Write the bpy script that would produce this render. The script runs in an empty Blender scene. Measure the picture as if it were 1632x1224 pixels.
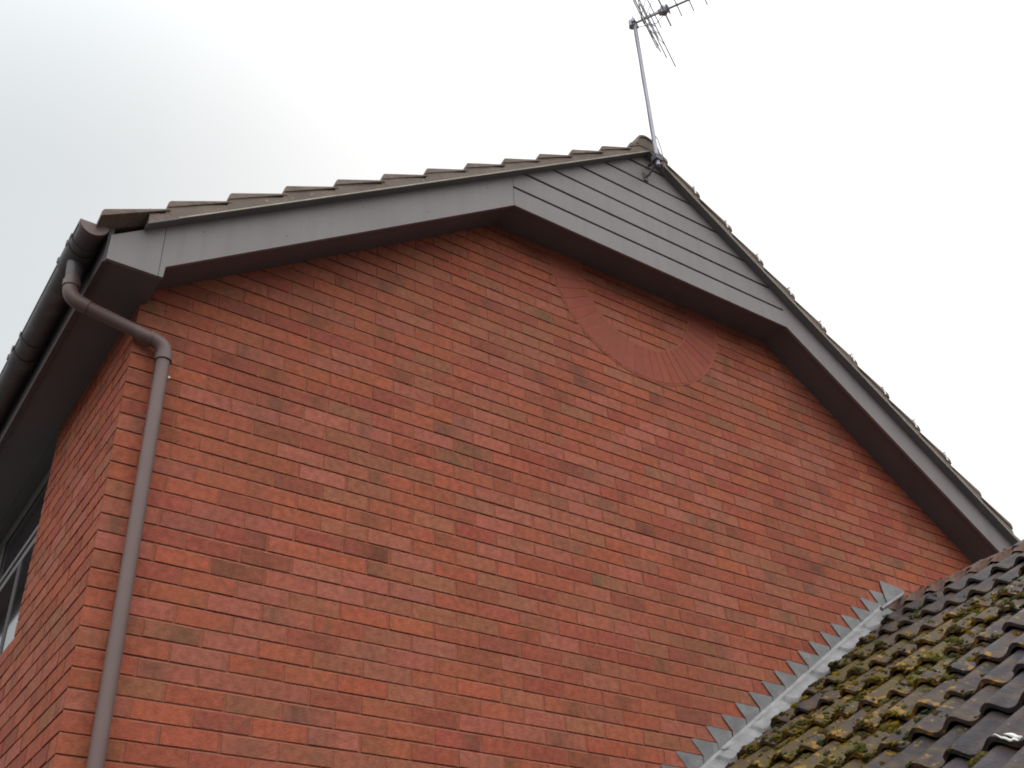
import bpy, bmesh, math, random
import numpy as np
from mathutils import Vector, Matrix, noise
random.seed(7)
S = bpy.context.scene
COL = S.collection
R = math.radians

# ------------------------------------------------------------------ camera
cam = bpy.data.cameras.new('camera')
cam.sensor_fit = 'HORIZONTAL'; cam.sensor_width = 36.0
cam.lens = 1775.44 / 1632 * 36.0
cam.clip_start = 0.05; cam.clip_end = 2000
co = bpy.data.objects.new('camera', cam); COL.objects.link(co)
M = [[0.825495, 0.291974, 0.483021], [-0.562722, 0.49188, 0.664377], [-0.043607, -0.820247, 0.570345]]
CAM = Vector((-0.887, -3.888, 1.6))
co.matrix_world = Matrix(((M[0][0], -M[0][1], -M[0][2], CAM.x), (M[1][0], -M[1][1], -M[1][2], CAM.y),
                          (M[2][0], -M[2][1], -M[2][2], CAM.z), (0, 0, 0, 1)))
S.camera = co

# ------------------------------------------------------------------ sky, sun, exposure
SUN_EL, SUN_AZ = 52.0, 35.0       # azimuth from +Y towards +X
sdir = Vector((math.sin(R(SUN_AZ)) * math.cos(R(SUN_EL)), math.cos(R(SUN_AZ)) * math.cos(R(SUN_EL)), math.sin(R(SUN_EL))))
W = bpy.data.worlds.new('World'); S.world = W; W.use_nodes = True
nt = W.node_tree; nt.nodes.clear()
def N(t, **k):
    n = nt.nodes.new(t)
    for a, b in k.items(): setattr(n, a, b)
    return n
L = nt.links.new
sky = N('ShaderNodeTexSky', sky_type='NISHITA', sun_disc=False, sun_elevation=R(SUN_EL), sun_rotation=R(SUN_AZ))
sky.air_density = 1.0; sky.dust_density = 3.0
tc = N('ShaderNodeTexCoord')
dot = N('ShaderNodeVectorMath', operation='DOT_PRODUCT'); L(tc.outputs['Generated'], dot.inputs[0])
dot.inputs[1].default_value = Vector((0.78, 0.30, 0.55)).normalized()
ramp = N('ShaderNodeValToRGB'); ramp.color_ramp.interpolation = 'EASE'
cr = ramp.color_ramp
cr.elements[0].position = 0.58; cr.elements[0].color = (0.925, 0.975, 1.0, 1)
cr.elements[1].position = 0.86; cr.elements[1].color = (1.0, 1.0, 1.0, 1)
L(dot.outputs['Value'], ramp.inputs[0])
ra = N('ShaderNodeMapRange'); ra.inputs['From Min'].default_value = 0.60; ra.inputs['From Max'].default_value = 1.0
L(dot.outputs['Value'], ra.inputs['Value'])
rp = N('ShaderNodeMath', operation='POWER'); L(ra.outputs[0], rp.inputs[0]); rp.inputs[1].default_value = 2.2
rb = N('ShaderNodeMath', operation='MULTIPLY_ADD'); L(rp.outputs[0], rb.inputs[0]); rb.inputs[1].default_value = 5.0; rb.inputs[2].default_value = 5.95
# added boost in the unseen sky above and behind the photographer, lights the gable
dot2 = N('ShaderNodeVectorMath', operation='DOT_PRODUCT'); L(tc.outputs['Generated'], dot2.inputs[0])
dot2.inputs[1].default_value = Vector((-0.22, -0.48, 0.86)).normalized()
rb2 = N('ShaderNodeMapRange'); rb2.inputs['From Min'].default_value = 0.20; rb2.inputs['From Max'].default_value = 0.9
rb2.inputs['To Min'].default_value = 0.0; rb2.inputs['To Max'].default_value = 15.5; rb2.interpolation_type = 'SMOOTHSTEP'
L(dot2.outputs['Value'], rb2.inputs['Value'])
nz = N('ShaderNodeTexNoise'); nz.inputs['Scale'].default_value = 1.6; nz.inputs['Detail'].default_value = 4.0
nz.inputs['Roughness'].default_value = 0.45
L(tc.outputs['Generated'], nz.inputs['Vector'])
nm = N('ShaderNodeMapRange'); nm.inputs['From Min'].default_value = 0.3; nm.inputs['From Max'].default_value = 0.7
nm.inputs['To Min'].default_value = 0.97; nm.inputs['To Max'].default_value = 1.03
L(nz.outputs['Fac'], nm.inputs['Value'])
ad = N('ShaderNodeMath', operation='ADD'); L(rb.outputs[0], ad.inputs[0]); L(rb2.outputs[0], ad.inputs[1])
mu0 = N('ShaderNodeMath', operation='MULTIPLY'); L(ad.outputs[0], mu0.inputs[0]); L(nm.outputs[0], mu0.inputs[1])
# an overcast sky is darker towards the horizon
sx = N('ShaderNodeSeparateXYZ'); L(tc.outputs['Generated'], sx.inputs[0])
hz = N('ShaderNodeMapRange'); hz.interpolation_type = 'SMOOTHSTEP'; hz.inputs['From Min'].default_value = 0.0; hz.inputs['From Max'].default_value = 0.52
hz.inputs['To Min'].default_value = 0.22; hz.inputs['To Max'].default_value = 1.0; L(sx.outputs['Z'], hz.inputs['Value'])
mu = N('ShaderNodeMath', operation='MULTIPLY'); L(mu0.outputs[0], mu.inputs[0]); L(hz.outputs[0], mu.inputs[1])
cm = N('ShaderNodeVectorMath', operation='SCALE'); L(ramp.outputs['Color'], cm.inputs[0]); L(mu.outputs[0], cm.inputs['Scale'])
mx = N('ShaderNodeMix', data_type='RGBA'); mx.inputs['Factor'].default_value = 0.985
L(sky.outputs[0], mx.inputs['A']); L(cm.outputs[0], mx.inputs['B'])
bg = N('ShaderNodeBackground'); bg.inputs['Strength'].default_value = 0.10
L(mx.outputs['Result'], bg.inputs[0])
wo = N('ShaderNodeOutputWorld'); L(bg.outputs[0], wo.inputs[0])
sl = bpy.data.lights.new('sun', 'SUN'); sl.energy = 1.2; sl.angle = R(35); sl.color = (1, 0.97, 0.93)
so = bpy.data.objects.new('sun', sl); COL.objects.link(so)
so.rotation_euler = sdir.to_track_quat('Z', 'Y').to_euler(); so.location = (20, 30, 40)
S.view_settings.view_transform = 'Standard'; S.view_settings.look = 'None'
S.view_settings.exposure = 0.35; S.view_settings.gamma = 1.0
S.cycles.pixel_filter_type = 'BLACKMAN_HARRIS'; S.cycles.filter_width = 1.9
S.cycles.max_bounces = 8

# ------------------------------------------------------------------ helpers
class MB:
    """collects faces; every face has a material slot and a tint"""
    def __init__(s): s.v = []; s.f = []; s.m = []; s.c = []
    def face(s, pts, m=0, c=(1, 1, 1)):
        b = len(s.v); s.v += [tuple(p) for p in pts]; s.f.append(tuple(range(b, b + len(pts)))); s.m.append(m); s.c.append(c)
    def box(s, a, b, m=0, c=(1, 1, 1)):
        x0, y0, z0 = a; x1, y1, z1 = b
        p = [(x0, y0, z0), (x1, y0, z0), (x1, y1, z0), (x0, y1, z0), (x0, y0, z1), (x1, y0, z1), (x1, y1, z1), (x0, y1, z1)]
        for q in ((0, 3, 2, 1), (4, 5, 6, 7), (0, 1, 5, 4), (1, 2, 6, 5), (2, 3, 7, 6), (3, 0, 4, 7)):
            s.face([p[i] for i in q], m, c)
    def prism(s, poly, y0, y1, m=0, c=(1, 1, 1)):
        """poly of (x,z), counter-clockwise seen from -Y, extruded y0..y1"""
        n = len(poly)
        s.face([(x, y0, z) for x, z in poly], m, c)
        s.face([(x, y1, z) for x, z in reversed(poly)], m, c)
        for i in range(n):
            a = poly[i]; b = poly[(i + 1) % n]
            s.face([(a[0], y0, a[1]), (a[0], y1, a[1]), (b[0], y1, b[1]), (b[0], y0, b[1])], m, c)
    def grid(s, P, m=0, c=None):
        """P[i][j] points -> shared-vertex grid"""
        b = len(s.v); nj = len(P[0])
        for row in P: s.v += [tuple(p) for p in row]
        for i in range(len(P) - 1):
            for j in range(nj - 1):
                a = b + i * nj + j
                s.f.append((a, a + 1, a + nj + 1, a + nj)); s.m.append(m)
                s.c.append(c[i][j] if isinstance(c, list) else (c or (1, 1, 1)))
    def tube(s, pts, r, n=12, m=0, caps=True, c=(1, 1, 1)):
        pts = [Vector(p) for p in pts]; k = len(pts)
        rr = r if isinstance(r, (list, tuple)) else [r] * k
        up = None; rows = []
        for i in range(k):
            d = (pts[min(i + 1, k - 1)] - pts[max(i - 1, 0)]).normalized()
            if up is None: up = Vector((0, 0, 1)) if abs(d.z) < .9 else Vector((1, 0, 0))
            a = d.cross(up).normalized(); up = a.cross(d).normalized()
            rows.append([pts[i] + (a * math.cos(2 * math.pi * j / n) + up * math.sin(2 * math.pi * j / n)) * rr[i] for j in range(n)])
        b = len(s.v)
        for row in rows: s.v += [tuple(p) for p in row]
        for i in range(k - 1):
            for j in range(n):
                j2 = (j + 1) % n
                s.f.append((b + i * n + j, b + (i + 1) * n + j, b + (i + 1) * n + j2, b + i * n + j2)); s.m.append(m); s.c.append(c)
        if caps:
            s.f.append(tuple(b + j for j in range(n))); s.m.append(m); s.c.append(c)
            s.f.append(tuple(b + (k - 1) * n + j for j in reversed(range(n)))); s.m.append(m); s.c.append(c)
    def build(s, name, mats, parent=None, smooth=False, angle=None):
        me = bpy.data.meshes.new(name)
        o = parent.matrix_world.translation if parent is not None and parent.get('origin') is None else None
        me.from_pydata(s.v, [], s.f)
        for mt in (mats if isinstance(mats, (list, tuple)) else [mats]): me.materials.append(mt)
        me.polygons.foreach_set('material_index', s.m)
        ca = me.color_attributes.new('tint', 'FLOAT_COLOR', 'CORNER')
        buf = []
        for f, c in zip(s.f, s.c):
            if isinstance(c[0], (tuple, list)):
                for q in c: buf += [q[0], q[1], q[2], 1.0]
            else: buf += [c[0], c[1], c[2], 1.0] * len(f)
        ca.data.foreach_set('color', buf)
        if smooth: me.polygons.foreach_set('use_smooth', [True] * len(s.f))
        me.update()
        if smooth and angle: me.set_sharp_from_angle(angle=R(angle))
        ob = bpy.data.objects.new(name, me); COL.objects.link(ob)
        if parent is not None:
            ob.parent = parent; ob.matrix_parent_inverse = Matrix.Identity(4)
            # geometry is written in world coordinates; bring it into the parent's frame
            off = WORLD_OFF.get(parent.name, Vector((0, 0, 0)))
            me.transform(Matrix.Translation(-off)); WORLD_OFF[ob.name] = off
        else: WORLD_OFF[ob.name] = Vector((0, 0, 0))
        return ob
WORLD_OFF = {}
def thing(name, label, cat, loc):
    o = bpy.data.objects.new(name, None); COL.objects.link(o); o.location = loc
    o['label'] = label; o['category'] = cat; WORLD_OFF[o.name] = Vector(loc)
    return o
def rot_arc(p0, p1, p2, r, n=6):
    """points of a rounded bend at p1"""
    p0, p1, p2 = map(Vector, (p0, p1, p2))
    a = (p0 - p1).normalized(); b = (p2 - p1).normalized()
    A = p1 + a * r; B = p1 + b * r
    return [(A * (1 - t) ** 2 + p1 * 2 * t * (1 - t) + B * t * t) for t in [i / n for i in range(n + 1)]]

# ------------------------------------------------------------------ materials
def mat(name, col=(.5, .5, .5), rough=.6, tint=False, spec=.4, noise_amt=.12, noise_scale=8., bump=0.0, bump_scale=60., metallic=0., extra=None):
    m = bpy.data.materials.new(name); m.use_nodes = True
    t = m.node_tree; nd = t.nodes; lk = t.links.new
    b = nd['Principled BSDF']
    b.inputs['Roughness'].default_value = rough; b.inputs['Metallic'].default_value = metallic
    b.inputs['Specular IOR Level'].default_value = spec
    g = nd.new('ShaderNodeNewGeometry')
    n1 = nd.new('ShaderNodeTexNoise'); n1.inputs['Scale'].default_value = noise_scale; n1.inputs['Detail'].default_value = 6
    lk(g.outputs['Position'], n1.inputs['Vector'])
    mr = nd.new('ShaderNodeMapRange'); mr.inputs['From Min'].default_value = .25; mr.inputs['From Max'].default_value = .75
    mr.inputs['To Min'].default_value = 1 - noise_amt; mr.inputs['To Max'].default_value = 1 + noise_amt
    lk(n1.outputs['Fac'], mr.inputs['Value'])
    sc = nd.new('ShaderNodeVectorMath'); sc.operation = 'SCALE'
    if tint:
        at = nd.new('ShaderNodeAttribute'); at.attribute_name = 'tint'; lk(at.outputs['Color'], sc.inputs[0])
    else: sc.inputs[0].default_value = col
    lk(mr.outputs[0], sc.inputs['Scale'])
    out = sc.outputs[0]
    if extra: out = extra(t, g, out, b)
    lk(out, b.inputs['Base Color'])
    if bump:
        n2 = nd.new('ShaderNodeTexNoise'); n2.inputs['Scale'].default_value = bump_scale; n2.inputs['Detail'].default_value = 5
        lk(g.outputs['Position'], n2.inputs['Vector'])
        bp = nd.new('ShaderNodeBump'); bp.inputs['Distance'].default_value = bump; bp.inputs['Strength'].default_value = 1
        lk(n2.outputs['Fac'], bp.inputs['Height']); lk(bp.outputs[0], b.inputs['Normal'])
    return m
def overlay(color, scale, lo, hi, amt=1.0, detail=5, stretch=(1, 1, 1), mask=None):
    """a patchy second colour: stains, lichen"""
    def f(t, g, out, b):
        nd = t.nodes; lk = t.links.new
        mp = nd.new('ShaderNodeMapping'); mp.inputs['Scale'].default_value = stretch; lk(g.outputs['Position'], mp.inputs['Vector'])
        n = nd.new('ShaderNodeTexNoise'); n.inputs['Scale'].default_value = scale; n.inputs['Detail'].default_value = detail
        lk(mp.outputs[0], n.inputs['Vector'])
        r = nd.new('ShaderNodeMapRange'); r.inputs['From Min'].default_value = lo; r.inputs['From Max'].default_value = hi
        r.inputs['To Max'].default_value = amt
        src = n.outputs['Fac']
        if mask:
            at = nd.new('ShaderNodeAttribute'); at.attribute_name = mask[0]
            sp = nd.new('ShaderNodeSeparateColor'); lk(at.outputs['Color'], sp.inputs[0])
            a = nd.new('ShaderNodeMath'); a.operation = 'MULTIPLY_ADD'
            lk(sp.outputs[mask[1]], a.inputs[0]); a.inputs[1].default_value = mask[2]; lk(src, a.inputs[2]); src = a.outputs[0]
        lk(src, r.inputs['Value'])
        mx = nd.new('ShaderNodeMix'); mx.data_type = 'RGBA'; lk(r.outputs[0], mx.inputs['Factor'])
        lk(out, mx.inputs['A']); mx.inputs['B'].default_value = (*color, 1)
        return mx.outputs['Result']
    return f
def chain(*fs):
    def f(t, g, out, b):
        for q in fs: out = q(t, g, out, b)
        return out
    return f
M_BRICK = mat('brick', tint=True, rough=.9, spec=.15, noise_amt=.26, noise_scale=34, bump=.0026, bump_scale=110,
              extra=chain(overlay((.19, .115, .065), 11, .58, .76, .5, 3), overlay((.42, .20, .13), 190, .60, .75, .35, 2), overlay((.10, .05, .035), 95, .66, .74, .55, 3), overlay((.20, .085, .055), 1.1, .48, .75, .38, 6, (1, 1, .45))))
M_MORTAR = mat('mortar', tint=True, rough=.95, spec=.1, noise_amt=.18, noise_scale=30, bump=.002, bump_scale=90,
               extra=overlay((.24, .10, .075), 9, .5, .72, .6))
M_SPECIAL = mat('red_brick', tint=True, rough=.9, spec=.15, noise_amt=.08, noise_scale=20, bump=.0012, bump_scale=120)
M_BOARD = mat('painted_board', (.200, .170, .162), rough=.55, spec=.4, noise_amt=.07, noise_scale=3.5, bump=.0006, bump_scale=18,
              extra=chain(overlay((.12, .11, .10), 5, .55, .8, .4, 6, (1, 1, .35)), overlay((.15, .13, .12), 4, .48, .7, .35, 6, (5, 1, .5)), overlay((.30, .28, .26), 40, .70, .76, .35, 2)))
M_GROOVE = mat('board_groove', (.06, .045, .045), rough=.8)
M_SOFFIT = mat('soffit_board', (.125, .108, .118), rough=.6, noise_amt=.08, noise_scale=5)
M_FASCIA = mat('fascia_paint', (.075, .062, .064), rough=.6, noise_amt=.1)
M_GUTTER = mat('gutter_plastic', (.095, .078, .082), rough=.42, spec=.45, noise_amt=.1, noise_scale=7,
               extra=overlay((.23, .21, .18), 12, .55, .8, .4))
M_PIPE = mat('pipe_plastic', (.150, .094, .083), rough=.48, spec=.4, noise_amt=.07, noise_scale=6,
             extra=overlay((.27, .23, .18), 9, .58, .8, .4, 5, (1, 1, .3)))
M_TILE = mat('roof_tile', (.20, .148, .12), rough=.85, spec=.25, noise_amt=.25, noise_scale=12, bump=.004, bump_scale=60,
             extra=overlay((.24, .22, .16), 30, .58, .7, .5))
M_VMORTAR = mat('verge_mortar', (.20, .155, .13), rough=.95, spec=.1, noise_amt=.16, noise_scale=9, bump=.004, bump_scale=45,
                extra=overlay((.45, .42, .38), 55, .68, .72, .8, 2))
M_UNDER = mat('undercloak', (.17, .16, .165), rough=.9, noise_amt=.12)
M_EDGE = mat('mortar_edge', (.50, .46, .36), rough=.9, noise_amt=.3, noise_scale=14)
M_FRAME = mat('window_frame', (.20, .18, .175), rough=.45, noise_amt=.06)
M_LEAD = mat('lead', (.20, .188, .185), rough=.48, spec=.5, metallic=.15, noise_amt=.16, noise_scale=9, bump=.003, bump_scale=22,
             extra=chain(overlay((.36, .34, .32), 17, .5, .75, .5, 6), overlay((.12, .11, .11), 7, .55, .75, .55, 6)))
M_APRON = mat('lead_oxide_lit', (.235, .225, .225), rough=.5, spec=.4, noise_amt=.18, noise_scale=11, bump=.004, bump_scale=22,
             extra=chain(overlay((.38, .36, .35), 17, .5, .75, .6, 6), overlay((.13, .12, .11), 8, .52, .72, .6, 6)))  # apron lead: oxide patches, plus a base colour lightened for light from above
M_ALU = mat('aluminium', (.30, .29, .33), rough=.45, metallic=.4, noise_amt=.1)
M_CABLE = mat('cable', (.10, .09, .10), rough=.6)
M_CLIP = mat('clip_metal', (.85, .82, .82), rough=.5, metallic=.0)
M_GLASS = mat('glass', (.02, .02, .022), rough=.04, spec=1.0, noise_amt=0)
M_GLASS.node_tree.nodes['Principled BSDF'].inputs['IOR'].default_value = 3.2
M_DARK = mat('dark_backing', (.03, .027, .027), rough=.9)
M_LTILE = mat('weathered_tile', tint=True, rough=.7, spec=.22, noise_amt=.3, noise_scale=22, bump=.0045, bump_scale=70,
              extra=chain(overlay((.17, .12, .085), 9, .0, .28, .8, 5, mask=('mask', 'Red', .38)) if False else overlay((.085, .052, .030), 10, .50, .72, .9, 5, mask=('mask', 'Red', .34)),
                          overlay((.085, .062, .016), 24, .66, .80, .9, 6, mask=('mask', 'Red', .34)),
                          overlay((.25, .135, .022), 27, .77, .87, .9, 6, mask=('mask', 'Green', .32)),
                          overlay((.55, .53, .48), 70, .73, .78, .6, 2)))
M_MOSS = mat('moss', tint=True, rough=1.0, spec=.05, noise_amt=.5, noise_scale=60, bump=.01, bump_scale=190)
M_RIDGE = mat('ridge_tile', (.165, .072, .050), rough=.85, spec=.2, noise_amt=.3, noise_scale=16, bump=.004, bump_scale=60,
              extra=chain(overlay((.20, .13, .06), 12, .55, .75, .6), overlay((.10, .075, .065), 7, .5, .7, .6)))
M_WHITE = mat('bird_lime', (.78, .76, .72), rough=.7, noise_amt=.1)
M_GROUND = mat('ground', (.06, .056, .05), rough=.95, noise_amt=.25, noise_scale=1.3, bump=.01, bump_scale=20)

# ------------------------------------------------------------------ ground
g = MB(); g.box((-600, -600, -1.0), (600, 600, 0.0))
go = g.build('ground', M_GROUND); go['kind'] = 'structure'

# ------------------------------------------------------------------ the house
XA = 2.965                     # ridge x
ZB0 = 4.7045                   # bottom edge of the left barge board: z = ZB0 + .70 x
SL, SR = .70, .72
ZBA = ZB0 + SL * XA
def zb(x): return ZB0 + SL * x if x <= XA else ZBA - SR * (x - XA)
YB = -.22                      # face of the barge boards
XR = 5.93                      # right-hand corner of the house
YH = 8.2
house = thing('brick_house', 'two storey red brick house gable with brown barge boards, timber cladding and tiled roof', 'house', (XA, 4.0, 0))

Z0 = 3.3637 - .075 * 44        # first bed line
BH = .065
PAL = [((.375, .110, .062), 40), ((.375, .124, .082), 26), ((.345, .124, .072), 13), ((.315, .120, .070), 5),
       ((.295, .092, .058), 5), ((.335, .092, .060), 16)]
PW = [w for _, w in PAL]
def brick_tint():
    c = random.choices([p for p, _ in PAL], PW)[0]; k = random.uniform(.93, 1.08)
    k2 = (.93, .87, .85); return tuple(min(.6, q * k * w * random.uniform(.95, 1.05)) for q, w in zip(c, k2))
def brick_field(mb, tf, zlo, zhi, urange, phase=0.0, start=0.0):
    """tf(u, depth, z) -> world.  Bricks stand 0..8 mm over weathered mortar"""
    n0 = int(math.ceil((zlo - Z0) / .075 - 1e-6)); n1 = int((zhi - Z0) / .075)
    for n in range(n0, n1 + 1):
        zb_ = Z0 + n * .075; rng = urange(zb_ + .03)
        if not rng: continue
        for (u0, u1) in rng:
            off = (.1125 if n % 2 else 0) + phase
            k = math.floor((u0 - off) / .225) ; u = off + k * .225
            zt = zb_ + BH
            wob = random.uniform(-.001, .001)
            while u < u1:
                a = max(u, u0) ; b = min(u + .215, u1)
                if b - a > .02:
                    a2 = a + (random.uniform(0, .003) if a > u0 else 0); b2 = b - (random.uniform(0, .003) if b < u1 else 0)
                    zl = zb_ + random.uniform(-.0012, .0012) + wob; zu = zt + random.uniform(-.0018, .0012)
                    d = [random.uniform(-.0009, .0009) + random.uniform(-.0005, .0005) for _ in range(4)]
                    if a == u0: d[0] = d[3] = 0
                    q = [(a2, d[0], zl), (b2, d[1], zl + random.uniform(-.0008, .0008)), (b2, d[2], zu), (a2, d[3], zu)]
                    c = brick_tint(); D = .0115
                    # face split in irregular bands so that firing marks vary along a brick
                    def at_u(q0, q1, t): return tuple(q0[i] * (1 - t) + q1[i] * t for i in range(3))
                    tt = random.random()
                    if b2 - a2 < .08: ts = [0, 1]; ks = [(1, 1), (1, 1)]
                    else:
                        ts = [0, .12, .3, .5, .7, .88, 1]; ks = []
                        ctr = random.uniform(.1, .9); wd_ = random.uniform(.15, .35)
                        amp = random.uniform(.2, .42) if tt < .16 else random.uniform(0, .10)
                        hue = random.uniform(.6, 1.6)
                        for t in ts:
                            g_ = amp * math.exp(-((t - ctr) / wd_) ** 2) + random.uniform(-.02, .02)
                            ks.append((1 - g_, 1 - g_ / (1 + hue)))
                    cc = [(c[0] * a_, c[1] * b_, c[2] * b_) for a_, b_ in ks]
                    for w in range(len(ts) - 1):
                        mb.face([tf(*at_u(q[0], q[1], ts[w])), tf(*at_u(q[0], q[1], ts[w + 1])), tf(*at_u(q[3], q[2], ts[w + 1])), tf(*at_u(q[3], q[2], ts[w]))], 0,
                                (cc[w], cc[w + 1], cc[w + 1], cc[w]))
                    dk = tuple(x * .8 for x in c)
                    for i, j in ((0, 1), (1, 2), (2, 3), (3, 0)):
                        A, B = q[i], q[j]
                        mb.face([tf(*A), tf(A[0], D, A[2]), tf(B[0], D, B[2]), tf(*B)], 0, dk)
                u += .225
            e0 = u0 + .0005; e1 = u1 - .0005
            # perpend mortar (nearly flush), then the weathered bed joint above the course
            mb.face([tf(e0, .0026, zb_ - .001), tf(e1, .0026, zb_ - .001), tf(e1, .0022, zt + .001), tf(e0, .0022, zt + .001)], 1, (.312, .102, .060))
            ns = max(1, int((e1 - e0) / .3)); P0 = []; P1 = []
            for i in range(ns + 1):
                uu = e0 + (e1 - e0) * i / ns
                dj = .0074 + .0036 * noise.noise(Vector((uu * 2.3, n * 3.1, 5)))
                P0.append(tf(uu, .0012, zt - .001)); P1.append(tf(uu, dj, zb_ + .0768))
            mb.grid([P0, P1], 1, (.345, .118, .074))
gw = MB()
def gable_range(z):
    # wall runs up a little way inside the roof
    zz = z - .02
    if zz < ZB0 + .03: return [(0.0, XR)]
    if zz > 6.05: return None
    return [((zz - ZB0) / SL - .06, XA + (ZBA - zz) / SR + .06)]
brick_field(gw, lambda u, d, z: (u, d, z), 0.0, 6.07, gable_range)
gable = gw.build('gable_wall', [M_BRICK, M_MORTAR], house)
sw = MB()
WY0, WY1, WZ0 = 1.175, 3.05, 3.5887
def side_range(z):
    if z > WZ0 - .01: return [(.0127, WY0), (WY1, YH)]
    return [(.0127, YH)]
brick_field(sw, lambda u, d, z: (d, u, z), 0.0, 4.64, side_range, phase=-.1125 + .0)
# window reveals
for (y, s) in ((WY0, 1), (WY1, -1)):
    for n in range(47, 62):
        z = Z0 + n * .075; c = brick_tint()
        sw.box((.0128, min(y, y - s * .05), z), (.14, max(y, y - s * .05) - (0 if s > 0 else 0), z + .0745), 0, c)
# flip the faces to look towards -X
side = sw.build('side_wall', [M_BRICK, M_MORTAR], house)
bk = MB()
bk.prism([(.013, 0), (XR - .013, 0), (XR - .013, 4.70), (4.05, 6.06), (1.87, 6.06), (.013, 4.70)], .0135, .1, 0, (.30, .11, .07))
bk.box((.0135, .1, 0), (.1, WY0 - .052, 4.67), 0, (.3, .11, .07))
bk.box((.0135, WY0 - .052, 0), (.1, WY1 + .052, WZ0 - .08), 0, (.3, .11, .07))
bk.box((.0135, WY1 + .052, 0), (.1, YH, 4.67), 0, (.3, .11, .07))
bk.box((XR - .1, .1, 0), (XR, YH, 4.67), 0, (.32, .12, .075))
bk.box((.1, YH - .1, 0), (XR - .1, YH, 4.67), 0, (.32, .12, .075))
bk.build('inner_leaf', [M_BRICK], house)

# decorative roundel of radial bricks
rd = MB(); rc = (2.925, 5.985); ri, ro = .432, .658
NB = 54
rd_m = [[], []]
for i in range(NB + 1):
    a = math.pi + math.pi * 1.12 * i / NB - .18
for lay in (0,):
    n = 60; a0 = math.pi - .12; a1 = 2 * math.pi + .12
    inner = [(rc[0] + (ri - .010) * math.cos(a0 + (a1 - a0) * i / n), rc[1] + (ri - .010) * math.sin(a0 + (a1 - a0) * i / n)) for i in range(n + 1)]
    outer = [(rc[0] + (ro + .011) * math.cos(a0 + (a1 - a0) * i / n), rc[1] + (ro + .011) * math.sin(a0 + (a1 - a0) * i / n)) for i in range(n + 1)]
    for i in range(n):
        rd.face([(inner[i][0], -.0025, inner[i][1]), (outer[i][0], -.0025, outer[i][1]), (outer[i + 1][0], -.0025, outer[i + 1][1]), (inner[i + 1][0], -.0025, inner[i + 1][1])], 1, (.345, .115, .074))
        for E_, w in ((inner, 1), (outer, -1)):
            rd.face([(E_[i][0], -.0025, E_[i][1]), (E_[i][0], .002, E_[i][1]), (E_[i + 1][0], .002, E_[i + 1][1]), (E_[i + 1][0], -.0025, E_[i + 1][1])], 1, (.345, .115, .074))
da = 2 * math.pi / 54
a = math.pi - .1
while a < 2 * math.pi + .1:
    g0 = .0045 / ro; g1 = .0035 / ri
    c = tuple(q * random.uniform(.95, 1.06) for q in (.30, .085, .058))
    d = -.0046 + random.uniform(-.0006, .0006)
    P = [(ri, a + g1), (ro, a + g0), (ro, a + da - g0), (ri, a + da - g1)]
    pts = [(rc[0] + r * math.cos(t), rc[1] + r * math.sin(t)) for r, t in P]
    rd.prism(pts, d, -.001, 0, c); a += da
rd.build('brick_roundel', [M_SPECIAL, M_MORTAR], house)

# ---- barge boards, box ends, cladding
TOPH = .232
b = MB(); b.prism([(.001, 4.662), (.02, 4.662), (.024, ZB0 + .70 * .024), (1.8605, ZB0 + .7 * 1.8605), (1.8605, ZB0 + .7 * 1.8605 + TOPH), (.001, ZB0 + TOPH)], YB, YB + .018)
random.seed(21)
for i in range(5):
    x = .16 + i * .38; zc = ZB0 + .7 * x + (.06 if i % 2 else .165)
    b.prism([(x + .003 * math.cos(t * math.pi / 4), zc + .003 * math.sin(t * math.pi / 4)) for t in range(8)], YB - .0012, YB - .0002, 1)
b.build('barge_board', [M_BOARD, M_GROOVE], house)
b = MB(); b.prism([(-.213, 4.660), (-.0015, 4.660), (-.0015, ZB0 + TOPH), (-.213, ZB0 - .15 + TOPH)], YB - .001, YB + .017)
b.build('box_end', M_BOARD, house)
XRC = XA + (ZBA - 6.008) / SR
b = MB(); b.prism([(XRC + .0015, zb(XRC)), (XR - .02, zb(XR - .02)), (XR - .02, 4.662), (XR + .21, 4.662), (XR + .21, zb(XR + .2) + TOPH), (XRC + .0015, zb(XRC) + TOPH)], YB, YB + .018)
b.build('barge_board', M_BOARD, house)
for i in range(7):
    z0 = 6.008 + .1505 * i; z1 = z0 + .1505
    def xl(z): return max(1.8625, (z - ZB0 - TOPH) / SL)
    def xr(z): return min(XRC, XA + (ZBA + TOPH - z) / SR)
    zt = min(z1 - .018, ZBA + TOPH - .003)
    if zt - z0 < .01: break
    pts = [(xl(z0), z0), (xr(z0), z0)]
    zc = 6.008 + TOPH
    if z0 < zc < zt: pts += [(xr(zc), zc)]
    pts += [(xr(zt), zt)]
    if xr(zt) - xl(zt) > .01: pts += [(xl(zt), zt)]
    if z0 < zc < zt: pts += [(xl(zc), zc)]
    b = MB(); b.prism(pts, YB - .001 + .0006 * (i % 2), YB + .014)
    b.build('cladding_board', M_BOARD, house)
b = MB(); b.prism([(1.87, 6.03), (XRC - .01, 6.03), (XRC - .01, zb(XRC) + TOPH - .02), (XA, ZBA + TOPH - .01), (1.87, ZB0 + .7 * 1.87 + TOPH - .02)], YB + .0142, YB + .03)
b.build('cladding_backing', M_GROOVE, house)

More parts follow.
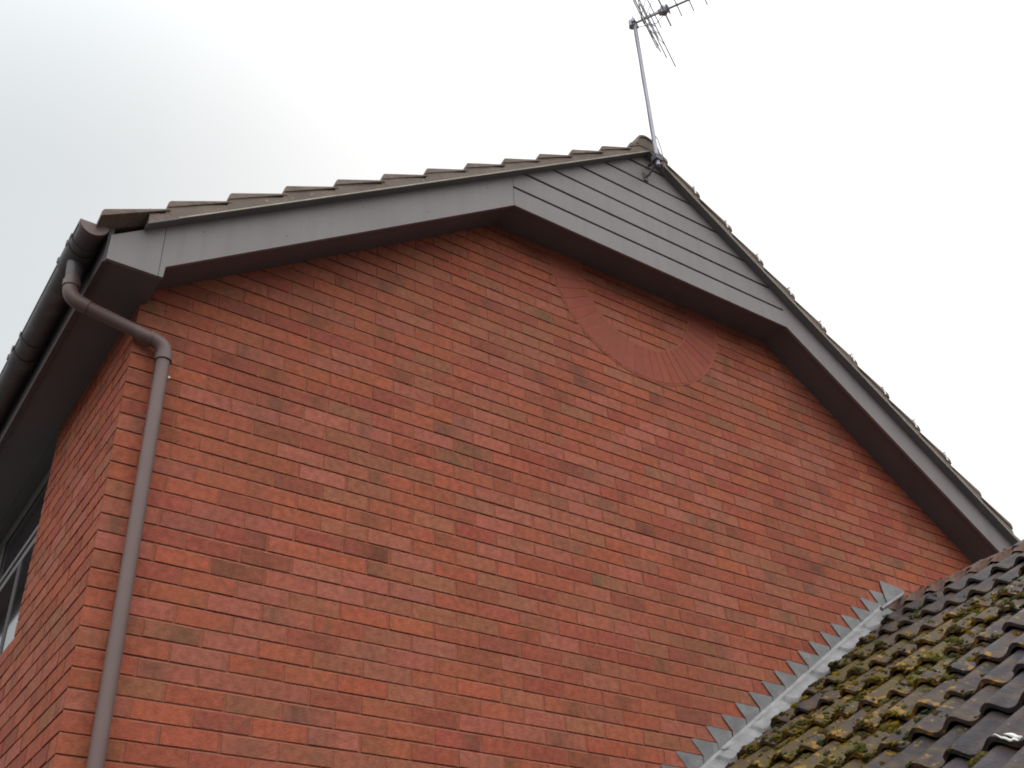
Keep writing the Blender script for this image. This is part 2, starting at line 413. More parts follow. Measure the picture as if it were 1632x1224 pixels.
# ---- soffits
SO = .022
b = MB()
b.prism([(.024, ZB0 + .7 * .024 + SO), (1.8605, 6.008 + SO), (XRC, 6.008 + SO), (XR - .024, zb(XR - .024) + SO), (XR - .024, zb(XR - .024) + SO + .012),
         (XRC, 6.02 + SO), (1.8605, 6.02 + SO), (.024, ZB0 + .7 * .024 + SO + .012)], YB + .0185, -.0012)
b.build('verge_soffit', M_SOFFIT, house)
b = MB(); b.box((-.2, YB + .0182, 4.672), (.0235, -.0015, 4.684)); b.box((-.2, -.0013, 4.6722), (-.0015, YH, 4.6842))
b.box((.0, .0, 4.6725), (.13, YH, 4.684))
b.build('eaves_soffit', M_SOFFIT, house)
b = MB(); b.box((XR + .0, YB + .02, 4.672), (XR + .2, YH, 4.684)); b.build('eaves_soffit', M_SOFFIT, house)
b = MB(); b.box((-.2205, YB + .0175, 4.657), (-.2005, YH, 4.86)); b.build('fascia_board', M_FASCIA, house)
b = MB(); b.box((XR + .2005, YB + .02, 4.657), (XR + .2205, YH, 4.86)); b.build('fascia_board', M_FASCIA, house)
b = MB(); b.box((-.2235, YB + .02, 4.655), (-.2208, YH, 4.6625)); b.build('fascia_bead', M_PIPE, house)

# ---- undercloak and verge mortar on both slopes
YV = -.272; DROP = .050
def uc(x): return zb(x) + TOPH - .004
for (xa, xb) in ((-.09, XA), (XR + .09, XA)):
    b = MB(); q = [(xa, uc(xa)), (xb, uc(xb)), (xb, uc(xb) + .008), (xa, uc(xa) + .008)]
    if xa > xb: q = q[::-1]
    b.prism(q, YV, -.05); uco = b.build('undercloak', M_UNDER, house)
    b = MB(); e_ = [(p[0], p[1] + .003 * (1 if t < 2 else 0)) for t, p in enumerate(q)] if xa < xb else q
    b.prism([(xa + .12, uc(xa + .12) + .003), (xb, uc(xb) + .003), (xb, uc(xb) + .0085), (xa + .12, uc(xa + .12) + .0085)] if xa < xb else
            [(xb, uc(xb) + .003), (xa - .12, uc(xa - .12) + .003), (xa - .12, uc(xa - .12) + .0085), (xb, uc(xb) + .0085)], YV - .0025, YV - .0004)
    b.build('mortar_edge', M_EDGE, uco)
    # bedding mortar with a slightly wavering face
    mbm = MB(); rows0 = []; rows1 = []; n = 400
    def tile_top(x):
        if xa < XA:
            k_ = math.floor((x + .278) / .2555); x0_ = -.278 + .2555 * k_; d_ = x - x0_; G_ = .2555
            return 5.047 + .698 * x0_ + d_ * SL - DROP * d_ / G_
        k_ = math.floor((5.8925 - x) / .2525); x0_ = 5.8925 - .2525 * k_; d_ = x0_ - x
        return 7.117 - .72 * (x0_ - XA) + d_ * SR - DROP * d_ / .2525
    for i in range(n + 1):
        x = xa + (xb - xa) * i / n
        yy = YV + .0005 + .003 * noise.noise(Vector((x * 6, 0, 3)))
        rows0.append((x, yy, uc(x) + .0082)); rows1.append((x, yy + .002, max(uc(x) + .012, tile_top(x) - .021)))
    mbm.grid([rows0, rows1] if xa < xb else [rows1, rows0], 0)
    mbm.grid([[(p[0], p[1], p[2]) for p in rows0], [(p[0], YV + .06, p[2]) for p in rows0]], 0)
    if xa < 0: mbm.face([(xa, YV + .008, uc(xa) + .0082), (xa, YV + .06, uc(xa) + .0082), (xa, YV + .06, uc(xa) + .1), (xa, YV + .012, uc(xa) + .1)], 0)
    mbm.build('verge_mortar', M_VMORTAR, house, smooth=False)

# ---- main roof tiles
def wave_main(y):
    t = (y - YV) / .30
    return .022 * (.5 + .5 * math.cos(2 * math.pi * t * 2)) ** 1.2
def slope_tiles(side):
    mb = MB(); G = .2555 if side < 0 else .2525
    ncourse = 13
    sl = SL if side < 0 else SR
    cs = 1 / math.hypot(1, sl); sn = sl * cs
    for k in range(ncourse):
        if side < 0: x0 = -.278 + G * k
        else: x0 = 5.64 + .2525 - G * (k - 0)
        if side < 0 and x0 > XA - .02: break
        if side > 0 and x0 < XA + .02: break
        run = G + .012
        x1 = x0 + run if side < 0 else x0 - run
        if side < 0: x1 = min(x1, XA)
        else: x1 = max(x1, XA)
        zt0 = 5.047 + .698 * x0 if side < 0 else 7.117 - .72 * (x0 - XA)
        def top(x):
            d = abs(x - x0); return zt0 + d * sl - DROP * d / G
        jit = random.uniform(-.003, .003)
        ys = [YV - .004 + jit + j * .0375 for j in range(int((YH + .3) / .0375))]
        T = .034
        def P(x, dz, y): return (x, y, top(x) + dz + (wave_main(y) - .022))
        xs = [x0, x0 + (x1 - x0) * .03, x0 + (x1 - x0) * .5, x1]
        dz0 = [-.008, 0, 0, 0]
        rowsT = [[P(x, dz, y) for y in ys] for x, dz in zip(xs, dz0)]
        nose = [P(x0, -T, y) for y in ys]
        und = [[P(x, -q_, y) for y in ys] for x, q_ in ((x0, T), (x1, .006))]
        allr = [und[1], nose] + rowsT
        if side > 0: allr = allr[::-1]
        mb.grid(allr, 0)
        # the cut verge edge of this course
        y = ys[0]
        v = [(x0, y, top(x0) - .008), (xs[1], y, top(xs[1])), (x1, y, top(x1)), (x1, y, top(x1) - .006), (x0, y, top(x0) - T)]
        mb.face(v[::-1] if side < 0 else v, 0)
    return mb
rl = slope_tiles(-1).build('roof', M_TILE, house)
rr = slope_tiles(1).build('roof', M_TILE, house)
# dark felt under the tiles so no light leaks in
b = MB(); b.prism([(-.24, 4.84), (XA, ZBA + TOPH + .02), (XR + .24, 4.84), (XR + .24, 4.85), (XA, ZBA + TOPH + .03), (-.24, 4.85)], YB + .03, YH)
b.build('roofing_felt', M_DARK, house)
# ridge tiles
def half_round(mb, c, y0, y1, r, T=.014, n=14, a0=-.15, slope=0):
    outer = []; inner = []
    for yy in (y0, y1):
        rows = [(c[0] + r * math.cos(a0 + (math.pi - 2 * a0) * i / n), yy, c[1] + r * math.sin(a0 + (math.pi - 2 * a0) * i / n)) for i in range(n + 1)]
        rin = [(c[0] + (r - T) * math.cos(a0 + (math.pi - 2 * a0) * i / n), yy, c[1] + (r - T) * math.sin(a0 + (math.pi - 2 * a0) * i / n)) for i in range(n + 1)]
        outer.append(rows); inner.append(rin)
    mb.grid([outer[0], outer[1]]); mb.grid([inner[1], inner[0]])
    mb.grid([inner[0], outer[0]]); mb.grid([outer[1], inner[1]])
    for i in (0, n): mb.face([outer[0][i], inner[0][i], inner[1][i], outer[1][i]])
y = -.285; k = 0
while y < YH:
    b = MB(); half_round(b, (XA - .02, 7.035 + random.uniform(-.003, .003)), y, y + .44, .098)
    b.build('ridge_tile', M_TILE, rl, smooth=True, angle=40); y += .446; k += 1
b = MB(); pts = [(XA - .02 + .083 * math.cos(-.2 + (math.pi + .4) * i / 14), 7.035 + .083 * math.sin(-.2 + (math.pi + .4) * i / 14)) for i in range(15)]
b.prism(pts, -.276, -.2); b.build('ridge_mortar', M_VMORTAR, rl)
# verge clips on the right slope
for k in range(9):
    x0 = 3.62 + .2525 * k - .25
    z = 7.117 - .72 * (x0 - XA) 
    b = MB(); b.box((x0 - .052, YV - .011, z - .020), (x0 - .040, YV - .0085, z + .046)); b.box((x0 - .052, YV - .011, z + .043), (x0 - .040, YV + .03, z + .046))
    b.build('verge_clip', M_CLIP, rr)

# ---- gutter
GC = (-.283, 4.818); GR = .056
def half_shell(mb, y0, y1, r, t, n=16):
    o = [[(GC[0] + r * math.cos(math.pi + math.pi * i / n), yy, GC[1] + r * math.sin(math.pi + math.pi * i / n)) for i in range(n + 1)] for yy in (y0, y1)]
    q = [[(GC[0] + (r - t) * math.cos(math.pi + math.pi * i / n), yy, GC[1] + (r - t) * math.sin(math.pi + math.pi * i / n)) for i in range(n + 1)] for yy in (y0, y1)]
    mb.grid([o[1], o[0]]); mb.grid([q[0], q[1]]); mb.grid([o[0], q[0]]); mb.grid([q[1], o[1]])
    for i in (0, n): mb.face([o[0][i], o[1][i], q[1][i], q[0][i]])
b = MB(); half_shell(b, -.212, YH, GR, .003)
b.tube([(GC[0] - GR, -.212, GC[1] + .001), (GC[0] - GR, YH, GC[1] + .001)], .004, 8)
gut = b.build('gutter', M_GUTTER, house, smooth=True, angle=40)
b = MB(); n = 16
b.prism([(GC[0] + (GR + .002) * math.cos(math.pi + math.pi * i / n), GC[1] + (GR + .002) * math.sin(math.pi + math.pi * i / n)) for i in range(n + 1)], -.2165, -.2125)
half_shell(b, -.2124, -.19, GR + .003, .0028)
b.build('end_cap', M_PIPE, gut)
for (y0, w) in ((-.10, .028), (.68, .02), (1.55, .02), (2.5, .02), (3.5, .02)):
    b = MB(); half_shell(b, y0, y0 + w, GR + .006, .005)
    b.box((GC[0] - GR - .008, y0, GC[1] - .008), (GC[0] - GR + .006, y0 + w, GC[1] + .010)); b.build('bracket', M_GUTTER, gut)
for yj in (.86, 3.0):
    b = MB(); half_shell(b, yj - .05, yj + .05, GR + .007, .006)
    for q in (-.05, .03): b.box((GC[0] - GR - .010, yj + q, GC[1] - .01), (GC[0] - GR + .008, yj + q + .02, GC[1] + .013))
    b.build('gutter_joint', M_GUTTER, gut)
OY = .01
b = MB(); half_shell(b, OY - .06, OY + .09, GR + .007, .006)
for q in (-.058, .07): b.box((GC[0] - GR - .010, OY + q, GC[1] - .01), (GC[0] - GR + .008, OY + q + .018, GC[1] + .013))
b.tube([(GC[0], OY, GC[1] - .05), (GC[0], OY, GC[1] - .125)], [.038, .032], 20)
b.build('gutter_outlet', M_GUTTER, gut, smooth=True, angle=40)

# ---- downpipe
PX, PY = .121, -.056; PR = .0285
U = Vector((GC[0], OY, 4.585)); Lw = Vector((PX, PY, 4.452))
dpo = MB()
dpo.tube([(PX, PY, 0.02), (PX, PY, 1.5), (PX, PY, 3.0), (PX, PY, 4.40)], PR, 24)
pipe = dpo.build('downpipe', M_PIPE, house, smooth=True, angle=40)
b = MB(); b.tube([tuple(U + (Lw - U) * .10), tuple(U + (Lw - U) * .90)], PR * .97, 24); b.build('offset_pipe', M_PIPE, pipe, smooth=True, angle=40)
b = MB(); b.tube([(U.x, U.y, 4.70)] + rot_arc((U.x, U.y, 4.70), U, Lw, .055, 8) + [tuple(U + (Lw - U) * .20)], PR + .003, 24)
b.tube([(U.x, U.y, 4.672), (U.x, U.y, 4.64)], PR + .0075, 24); b.build('elbow', M_PIPE, pipe, smooth=True, angle=40)
b = MB(); D = (PX, PY, 4.375)
b.tube([tuple(U + (Lw - U) * .83)] + rot_arc(U, Lw, D, .05, 8) + [D], PR + .003, 24)
b.tube([(PX, PY, 4.402), (PX, PY, 4.372)], PR + .0065, 24)
q0 = U + (Lw - U) * .86; q1 = U + (Lw - U) * .835
b.tube([tuple(q0), tuple(q1)], PR + .0065, 24)
b.build('elbow', M_PIPE, pipe, smooth=True, angle=40)
for zc in (2.45, .9):
    b = MB(); b.tube([(PX, PY, zc), (PX, PY, zc + .03)], PR + .004, 20); b.box((PX - .055, -.016, zc), (PX + .055, -.0015, zc + .03)); b.build('pipe_clip', M_PIPE, pipe)
b = MB(); b.tube([(PX + .047, -.012, 4.335), (PX + .047, -.001, 4.335)], .005, 10); b.build('screw', M_CLIP, pipe)

# ---- upstairs window in the side wall
FX = .06
win = MB()
def bar(y0, y1, z0, z1, xo=FX, t=.03): win.box((xo, y0, z0), (xo + t, y1, z1))
bar(WY0 + .001, WY1 - .001, 4.615, 4.668); bar(WY0 + .001, WY1 - .001, WZ0 + .002, WZ0 + .055)
bar(WY0 + .001, WY0 + .05, WZ0 + .056, 4.614); bar(WY1 - .05, WY1 - .001, WZ0 + .056, 4.614)
bar(WY0 + .051, WY1 - .051, 4.225, 4.262)
bar(2.39, 2.43, 4.263, 4.614)
wf = win.build('window', M_FRAME, house)
def sash(y0, y1, z0, z1, w=.032):
    s_ = MB()
    for (a, b_, c, d) in ((y0, y1, z1 - w, z1), (y0, y1, z0, z0 + w), (y0, y0 + w, z0 + w, z1 - w), (y1 - w, y1, z0 + w, z1 - w)):
        s_.box((FX - .010, a, c), (FX - .0005, b_, d))
    return s_.build('sash_frame', M_FRAME, wf)
sash(WY0 + .04, 2.385, 4.268, 4.606, .026); sash(2.435, WY1 - .04, 4.268, 4.606, .026)
b = MB(); b.box((FX, 1.752, WZ0 + .056), (FX + .03, 1.83, 4.224)); b.build('mullion', M_FASCIA, wf)
b = MB(); b.box((FX + .003, WY0 + .02, WZ0 + .03), (FX + .009, WY1 - .02, 4.63)); b.build('pane', M_GLASS, wf)
b = MB(); b.box((FX + .05, WY0 - .04, WZ0 - .04), (FX + .06, WY1 + .04, 4.66)); b.build('window_backing', M_DARK, wf)
b = MB(); b.box((.013, WY0 - .02, WZ0 - .035), (FX + .04, WY1 + .02, WZ0 + .0015)); b.build('sill', M_FRAME, wf)

# ------------------------------------------------------------------ the lower building with the mossy roof
RC, RS = .998, .693
CP = 1 / math.hypot(1, RS); SP = RS * CP
YE = -4.6
XRG = 4.78
outb = thing('outbuilding', 'lower building with mossy dark grey wavy tiled roof built against the brick gable', 'building', (4.78, -2.3, 0))
WP = .148; GA = .3257; S0 = 3.04
def wave(y):
    return .037 * (.5 - .5 * math.cos(2 * math.pi * (y / WP + .75))) ** 1.25
def RP(s, y, h): return (s * CP - SP * h, y, RC + s * SP + CP * h)
STEP = .037
def surf_h(s, y):
    fr = ((s - S0) / GA) % 1.0
    return wave(y) - STEP * fr
def moss_density(s, y):
    """where the roof is overgrown: a broad belt beside the wall, thinning towards the ridge and towards the camera"""
    d = math.exp(-((y + .75) / .62) ** 2) * (1 / (1 + math.exp((s - 4.85) / .22)))
    d += .35 * math.exp(-((y + .2) / .25) ** 2) * (1 / (1 + math.exp((s - 5.2) / .15)))
    d *= .75 + .9 * noise.noise(Vector((s * 2.1, y * 2.1, 2.0)))
    return max(0, min(1, d))
tl = MB(); cmask = []
SR_ = XRG / CP
k = -3
rows_total = 0
while True:
    s0 = S0 + k * GA
    if s0 > SR_ - .02: break
    s1 = min(s0 + GA + .05, SR_)
    ci = 0
    y0 = -.002
    while y0 > YE:
        y1 = max(y0 - 2 * WP, YE)
        jh = random.uniform(-.003, .005); js = random.uniform(-.012, .010); tw = random.uniform(-.006, .006)
        if ci == 0: jh = -.002; js = 0; tw = 0
        g_ = random.uniform(.7, 1.3)
        ns, nyv = 9, 24
        base = (.042 * g_, .033 * g_ * random.uniform(.97, 1.03), .036 * g_)
        T = .018
        P = []
        for i in range(ns + 1):
            row = []
            for j in range(nyv + 1):
                yy = y0 + (y1 - y0) * j / nyv
                ee = js + tw * (j / nyv - .5) * .0 + .0035 * noise.noise(Vector((yy * 18, k * 5.1, 1.7)))
                ss = s0 + ee * (1 - i / ns) + (s1 - s0) * (i / ns) ** 1.15
                fr = (ss - s0) / GA
                h = wave(yy) - STEP * fr + jh + .010 * (1 - j / nyv) - .005 + .0022 * noise.noise(Vector((ss * 9, yy * 9, k * .3)))
                if i == 0: h -= .004
                row.append((ss, yy, h))
            P.append(row)
        nose_h = [(p[0] - .001, p[1], p[2] - T) for p in P[0]]
        und = [(p[0] + .09, p[1], p[2] - T - .006) for p in P[0]]
        G_ = [[RP(*q) for q in und], [RP(*q) for q in nose_h]] + [[RP(*q) for q in r] for r in P]
        cols = [[tuple(c * random.uniform(.95, 1.05) for c in base) for _ in range(nyv)] for _ in range(len(G_) - 1)]
        tl.grid([r[::-1] for r in G_], 0, cols)
        # side edges of the tile
        for jj in (0, nyv):
            for i in range(len(P) - 1):
                a, b_ = P[i][jj], P[i + 1][jj]
                tl.face([RP(*a), RP(*b_), RP(b_[0], b_[1], b_[2] - T), RP(a[0], a[1], a[2] - T)], 0, base)
        y0 = y1; ci += 1
    k += 1
roofL = tl.build('roof', M_LTILE, outb, smooth=True, angle=50)
me = roofL.data
mk = me.color_attributes.new('mask', 'FLOAT_COLOR', 'POINT')
buf = []
for v in me.vertices:
    x, y, z = v.co.x + 4.78, v.co.y - 2.3, v.co.z
    s = x * CP + (z - RC) * SP
    d = moss_density(s, y)
    far = math.exp(-((y + 1.0) / .95) ** 2) * (1 / (1 + math.exp((s - 5.05) / .16)))
    fr = ((s - S0) / GA) % 1.0
    lip = 1.0 if (fr < .14 or fr > .97) else .35
    buf += [max(d, .25 * far), min(1, far * (.45 + .55 * lip)), 0, 1]
mk.data.foreach_set('color', buf)
# hidden slope, deck, walls
b = MB()
n = 40
for k in range(9):
    s0 = 2.3 + GA * k * 1.25; 
b.prism([(1.83, RC + RS * 1.83 - .05), (XRG, RC + RS * XRG - .055), (7.75, RC + RS * 1.83 - .05), (7.75, RC + RS * 1.83 - .02), (XRG, RC + RS * XRG - .018), (XRG - .02, RC + RS * (XRG - .02) - .04), (1.83, RC + RS * 1.83 - .045)][::1], YE + .01, -.003)
b.build('roof_deck', M_DARK, outb)
b = MB()
for k in range(10):
    xa = XRG + .295 * k; xb = xa + .33
    if xb > 7.9: break
    ys = [-.004 - j * .037 for j in range(int(-YE / .037))]
    zt = lambda x: RC + RS * (2 * XRG - x)
    r = [[(xa, y, zt(xa) - .012 + wave(y)) for y in ys], [(xb, y, zt(xb) + .014 + wave(y)) for y in ys], [(xb, y, zt(xb) - .002 + wave(y)) for y in ys]]
    b.grid(r, 0, (.08, .069, .071))
b.build('roof', M_LTILE, outb)
wl = MB()
def ob_range(z):
    return [(-4.4, -.0)] if z < 2.22 else None
brick_field(wl, lambda u, d, z: (2.0 + d, u, z), 0.0, 2.2, ob_range)
wl.prism([(2.0135, 0), (7.56, 0), (7.56, 2.3), (XRG, 4.2), (2.0135, 2.28)], -4.395, -4.2, 0, (.3, .11, .07))
wl.box((2.0135, -4.2, 0), (2.15, -.01, 2.28), 0, (.3, .11, .07)); wl.box((7.42, -4.2, 0), (7.56, -.01, 2.28), 0, (.3, .11, .07))
wl.build('wall', [M_BRICK, M_MORTAR], outb)
b = MB(); b.box((1.84, YE + .02, 2.12), (1.865, -.004, 2.26)); b.build('fascia_board', M_BOARD, outb)
# ridge tiles of the lower roof
y = -.006; i = 0
while y > YE:
    y2 = max(y - .445, YE)
    b = MB(); cz = 4.178 + random.uniform(-.003, .003); cx = 4.782 + random.uniform(-.003, .003)
    n = 18; rows = []
    for q in range(9):
        yy = y + (y2 + .006 - y) * q / 8
        rows.append([(cx + (.136 + .003 * noise.noise(Vector((yy * 9, a_ * .8, i)))) * math.cos(math.pi * 1.06 - math.pi * 1.12 * a_ / n), yy,
                      cz + (.136 + .003 * noise.noise(Vector((yy * 9, a_ * .8, i)))) * math.sin(math.pi * 1.06 - math.pi * 1.12 * a_ / n)) for a_ in range(n + 1)])
    b.grid(rows); 
    for row in (rows[0], rows[-1]): b.face([(cx, row[0][1], cz - .02)] + (row if row is rows[0] else row[::-1]))
    b.build('ridge_tile', M_RIDGE, roofL, smooth=True, angle=40)
    y = y2; i += 1
# mortar bed under the ridge
mbm = MB(); r0 = []; r1 = []; r2 = []
for j in range(160):
    yy = -.01 - j * (4.55 / 160); s = (4.78 - .150) / CP
    w = .010 * noise.noise(Vector((yy * 7, 2, 3)))
    r0.append(RP(s + w - .015, yy, wave(yy) * .9 - .012)); r1.append(RP(s + .035 + w, yy, .034 + w * .3)); r2.append((4.70, yy, 4.27))
mbm.grid([r0, r1, r2]); mbm.build('ridge_mortar', mat('ridge_bedding', (.17, .105, .08), rough=.95, noise_amt=.3, noise_scale=20, bump=.005, bump_scale=60), roofL)

# ---- lead flashing: saw-tooth upstand + apron, in overlapping sheets
def roofz(x): return RC + RS * x
teeth = [(2.778 + .1097 * (i - 0), Z0 + .075 * (41 + i) - .005) for i in range(-8, 18)]
teeth = []
for i in range(-10, 18):
    zt = 3.3637 + .075 * (i - 3) - .004          # top edge tucked into a bed joint
    xt = 2.778 + .1095 * i + random.uniform(-.006, .006)
    teeth.append((xt, zt, i))
sheets = [[t for t in teeth if t[2] < 3], [t for t in teeth if 3 <= t[2] < 17], [t for t in teeth if t[2] >= 17]]
def apron_h(s, y):
    fr = ((s - S0) / GA) % 1.0
    sm = wave(y) - STEP * fr
    if fr > .93: sm = wave(y) - STEP * fr * (1 - (fr - .93) / .07)
    return sm + .006
for si, sh in enumerate(sheets):
    yo = -.004 - .003 * si
    b = MB()
    for (xt, zt, i) in sh:
        nx = xt + .1095
        last = i == 17
        wv = .165 if not last else .225
        zlow = roofz(xt) + .035
        if not last:
            # tooth, then the band under it
            b.prism([(xt + .062, zt - .075), (xt + .168, zt - .075 + .001), (xt + wv + .001, zt - .001), (xt + .004, zt), (xt, zt - .006)], yo, yo + .002)
            b.prism([(xt + .0622 - .0, zt - .0752), (xt + .062, roofz(xt + .062) + .036), (xt + .1715, roofz(xt + .1715) + .036), (xt + .1715, zt - .0752 + 0.0)], yo, yo + .002)
        else:
            b.prism([(xt + .012, zt - .11), (xt + .035, roofz(xt) + .03), (xt + .20, roofz(xt) + .15), (xt + .228, zt - .008), (xt + .004, zt + .008), (xt - .003, zt)], yo - .004, yo)
    # apron dressed over the first roll
    xa = sh[0][0] + .05 if si else sh[0][0]; xb = sh[-1][0] + .175 if si < 2 else sh[-1][0] + .05
    if si == 1: xb = 4.62
    if si < 2:
        xa2 = xa - (.06 if si else 0)
        ns = int((xb - xa2) / .012); rows = []
        for q in range(ns + 1):
            x = xa2 + (xb - xa2) * q / ns; s = x / CP; row = []
            prof = [(yo, .040 / CP), (yo - .012, .036), (yo - .03, None), (-.05, None), (-.07, None), (-.09, None), (-.11, None), (-.13, None), (-.148 - .012 * noise.noise(Vector((s * 3, 1, 1))), None)]
            for (yy, hh) in prof:
                ha = apron_h(s, yy); t = min(1, max(0, (-yy - .012) / .05))
                if hh is None:
                    h = (1 - t) * .036 + t * ha if t < 1 else ha
                    h = max(h, ha)
                else: h = hh
                h += .0022 * noise.noise(Vector((s * 11, yy * 14, 4))) + .003 * si * (1 if t < 1 else .3)
                row.append(RP(s + .012 * (0), yy, h))
            rows.append(row)
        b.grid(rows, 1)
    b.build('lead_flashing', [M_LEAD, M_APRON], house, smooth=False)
# lead roll poking past the last sheet at the ridge
b = MB(); p0 = Vector(RP(4.50 / CP, -.10, .055)); p1 = Vector(RP(4.69 / CP, -.135, .045))
b.tube([tuple(p0), tuple(p1)], [.014, .012], 10)
b.build('lead_roll', M_LEAD, house, smooth=True, angle=40)

# ------------------------------------------------------------------ moss
bm = bmesh.new(); bmesh.ops.create_icosphere(bm, subdivisions=3, radius=1.0)
bm.verts.ensure_lookup_table()
TV = np.array([v.co[:] for v in bm.verts]); TF = np.array([[v.index for v in f.verts] for f in bm.faces]); bm.free()
bm = bmesh.new(); bmesh.ops.create_icosphere(bm, subdivisions=2, radius=1.0)
TV2 = np.array([v.co[:] for v in bm.verts]); TF2 = np.array([[v.index for v in f.verts] for f in bm.faces]); bm.free()
rng = np.random.default_rng(5)
Vs = []; Fs = []; Cs = []; nv = 0
MC = [(.048, .046, .010), (.075, .064, .011), (.15, .095, .012), (.030, .036, .011), (.100, .060, .013), (.055, .038, .018)]
def blob(s, y, r, flat, col, big=False, lift=0.0):
    global nv
    T, F = (TV, TF) if big else (TV2, TF2)
    h = surf_h(s, y)
    a = rng.uniform(0, 6.28); ca, sa = math.cos(a), math.sin(a)
    ph = rng.uniform(0, 50, 3); fr = rng.uniform(2.2, 3.6)
    disp = 1 + .16 * (np.sin(T[:, 0] * fr * 1.7 + ph[0]) * np.sin(T[:, 1] * fr * 1.9 + ph[1]) + np.sin(T[:, 2] * fr * 2.3 + ph[2] + T[:, 0] * 3)) + rng.normal(0, .06, len(T))
    P = T * disp[:, None] * r
    e1 = rng.uniform(.75, 1.5)
    u = (P[:, 0] * ca - P[:, 1] * sa) * e1; v = (P[:, 0] * sa + P[:, 1] * ca) / e1 ** .5
    hh = np.maximum(P[:, 2] * flat, -.4 * r * flat) + h + lift
    ss = s + u; yy = y + v
    X = ss * CP - SP * hh; Z = RC + ss * SP + CP * hh
    Vs.append(np.stack([X, yy, Z], 1)); Fs.append(F + nv); nv += len(T)
    k = rng.uniform(.75, 1.25)
    Cs.append(np.tile(np.array([col[0] * k, col[1] * k * rng.uniform(.93, 1.07), col[2] * k, 1.0]), (len(F) * 3, 1)))
cnt = 0
for _ in range(34000):
    s = rng.uniform(2.35, 5.65); y = rng.uniform(-2.9, -.15)
    if y > -.17 and s < 5.6: continue
    d = moss_density(s, y)
    fr = ((s - S0) / GA) % 1.0; wv = wave(y) / .037
    d = d * (.25 + .75 * (1.0 if fr > .80 or fr < .10 else .42)) * (1.15 - .45 * wv)
    if y < -1.45: d = d * .4 + .012 * (1 if (fr > .85 or fr < .06) else .1)
    if rng.random() > d * .62: continue
    r = rng.uniform(.006, .017) * (1.25 if fr > .85 else 1.0)
    if rng.random() < .1: r *= 1.5
    t = noise.noise(Vector((s * 5, y * 5, 9)))
    col = MC[int(rng.integers(0, 3)) + (0 if t > 0 else 3)] if rng.random() < .8 else MC[int(rng.integers(0, 6))]
    blob(s, y, r, rng.uniform(.35, .65), col, False, -.003); cnt += 1
    # satellites make a cushion
    for _2 in range(int(rng.integers(2, 6))):
        a = rng.uniform(0, 6.28); q = r * rng.uniform(.7, 1.4)
        y2 = y + math.sin(a) * q
        if y2 > -.155: continue
        blob(s + math.cos(a) * q, y2, r * rng.uniform(.35, .7), rng.uniform(.35, .7), tuple(c * rng.uniform(.8, 1.25) for c in col))
# a few large cushions seen low on the right
for (s, y, r) in ((2.70, -1.885, .036), (2.66, -1.93, .030), (3.64, -1.36, .024), (3.33, -1.5, .02), (2.99, -1.60, .02), (3.97, -1.49, .022), (4.30, -1.43, .026), (4.27, -1.52, .02), (3.95, -1.2, .028), (3.63, -1.05, .03), (4.62, -1.28, .022)):
    blob(s, y, r, .8, (.085, .070, .018), True); blob(s + .01, y + r * .7, r * .6, .8, (.12, .08, .02), True); blob(s - .008, y - r * .6, r * .5, .8, (.07, .065, .02), True)
V = np.concatenate(Vs); F = np.concatenate(Fs); Cc = np.concatenate(Cs)
me = bpy.data.meshes.new('moss'); me.from_pydata(V.tolist(), [], F.tolist()); me.materials.append(M_MOSS)
ca = me.color_attributes.new('tint', 'FLOAT_COLOR', 'CORNER'); ca.data.foreach_set('color', Cc.astype(np.float32).ravel())
me.polygons.foreach_set('use_smooth', [True] * len(me.polygons))
mo = bpy.data.objects.new('moss', me); COL.objects.link(mo)
mo['kind'] = 'stuff'; mo['label'] = 'olive and yellow moss cushions growing over the grey roof tiles'; mo['category'] = 'moss'
print('moss blobs', len(Vs))

# bird lime on the lip of a tile
b = MB(); pts = []
for i in range(14):
    y = -1.972 - .0062 * i; s = 2.716 + .002 * math.sin(i)
    pts.append(RP(s - .002, y, wave(y) + .0025 + .003 * math.sin(i * 1.7)))
b.tube(pts, [.001 + .0035 * math.sin(math.pi * i / 13) for i in range(14)], 6)
pts = [RP(2.735 + .006 * math.sin(i * .8), -1.992 - .007 * i, wave(-1.992 - .007 * i) + .003) for i in range(8)]
b.tube(pts, [.001 + .007 * math.sin(math.pi * i / 7) for i in range(8)], 6)
b.build('bird_lime', M_WHITE, roofL, smooth=True)

# ------------------------------------------------------------------ TV aerial
MX, MY = 2.955, -.335
aer = thing('tv_aerial', 'grey television aerial with reflector grid on a tall mast above the gable apex', 'aerial', (MX, MY, 6.8))
b = MB(); b.tube([(MX, MY, 6.82), (MX, MY, 8.275)], .0145, 14); b.build('mast', M_ALU, aer, smooth=True, angle=40)
b = MB()
b.tube([(MX - .02, YB - .001, 6.80), (MX - .01, YB - .03, 6.80), (MX, MY, 6.87)], .008, 8)
b.tube([(MX + .03, YB - .002, 6.93), (MX + .012, MY, 6.89)], .008, 8)
b.box((MX - .035, YB - .008, 6.765), (MX + .0, YB - .0015, 6.835)); b.box((MX - .03, MY - .022, 6.86), (MX + .03, MY + .022, 6.90))
b.build('wall_bracket', M_CABLE, aer)
BD = Vector((.479, -.878, 0)); ED = Vector((.878, .479, 0)); ZU = Vector((0, 0, 1))
HB = Vector((MX, MY, 8.262))
b = MB()
b.tube([tuple(HB - BD * .02 - ZU * .028), tuple(HB - BD * .02 + ZU * .03)], .026, 10); b.tube([tuple(HB - ED * .04), tuple(HB + ED * .045)], .017, 10)
b.tube([tuple(HB - ED * .025 - ZU * .04), tuple(HB - ED * .025 + ZU * .05)], .005, 6); b.tube([tuple(HB + ED * .028 - ZU * .04), tuple(HB + ED * .028 + ZU * .045)], .005, 6)
b.build('mast_clamp', M_ALU, aer)
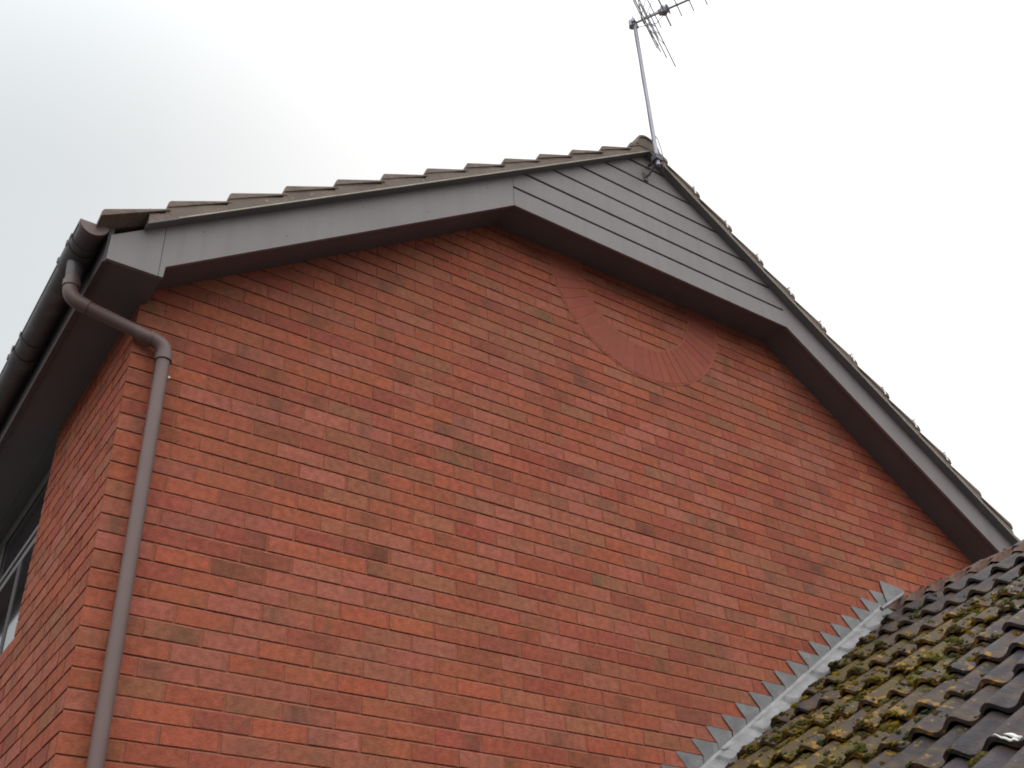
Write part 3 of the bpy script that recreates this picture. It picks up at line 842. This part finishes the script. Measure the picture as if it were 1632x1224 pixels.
b = MB(); b.tube([tuple(HB), tuple(HB + BD * 1.15)], .0085, 8); b.tube([tuple(HB + BD * .07 + ZU * .02), tuple(HB + BD * .26 + ZU * .02)], .003, 6)
boom = b.build('boom', M_ALU, aer)
# reflector: two wings of rods on arms
VX = HB + BD * .058
for sgn in (-1, 1):
    b = MB(); wd = (BD * .37 + ZU * sgn * .93).normalized()
    for e in (-.05, .05): b.tube([tuple(VX + ED * e * .3), tuple(VX + ED * e * 3.6 + wd * .12)], .0042, 6); b.tube([tuple(VX + ED * e * .5), tuple(VX + ED * e + wd * .325)], .0035, 6)
    for dd in (.035, .088, .185, .322):
        c = VX + wd * dd; hl = .262
        b.tube([tuple(c - ED * hl), tuple(c + ED * hl)], .0042, 6)
    for e in (-.262, .262): b.tube([tuple(VX + wd * .03 + ED * e), tuple(VX + wd * .325 + ED * e)], .0010, 5)
    b.build('reflector', M_ALU, aer)
b = MB(); c = HB + BD * .225
b.tube([tuple(c - BD * .04), tuple(c + BD * .04)], .026, 8); b.tube([tuple(c - ZU * .03), tuple(c + ZU * .03)], .026, 8)
b.build('dipole_box', M_ALU, aer)
b = MB(); b.tube([tuple(c - ED * .145 - ZU * .006), tuple(c + ED * .145 - ZU * .006)], .0062, 8); b.build('dipole', M_ALU, aer)
for i, (d, hl) in enumerate(((.256, .045), (.3226, .11), (.413, .109), (.515, .104), (.62, .102), (.72, .1), (.82, .098), (.92, .096), (1.02, .094), (1.12, .092))):
    b = MB(); cc = HB + BD * d; b.tube([tuple(cc - ED * hl), tuple(cc + ED * hl)], .0045 if d > .3 else .006, 6); b.build('director', M_ALU, aer)
b = MB(); pts = []
pts.append(tuple(HB + BD * .24 - ZU * .02)); pts.append(tuple(HB + BD * .16 - ZU * .10)); pts.append(tuple(HB + BD * .03 - ZU * .06))
for i in range(24):
    z = 8.2 - i * .05
    pts.append((MX - .0170 - .0012 * math.sin(i * .7), MY, z))
pts += [(MX + .018, MY, 6.99), (MX + .042, MY + .01, 6.94), (MX + .062, MY + .03, 6.93 + .06), (MX + .07, MY + .05, 6.88)]
b.tube(pts, .0032, 6); b.build('cable', M_CABLE, aer)
b = MB()
lp = [(MX + .014, MY - .004, 7.10), (MX + .035, MY, 7.085), (MX + .055, MY + .005, 7.02), (MX + .07, MY + .01, 6.93), (MX + .085, MY + .05, 6.86), (MX + .11, MY + .06, 6.84)]
b.tube(lp, .003, 6); b.build('cable', M_CABLE, aer)
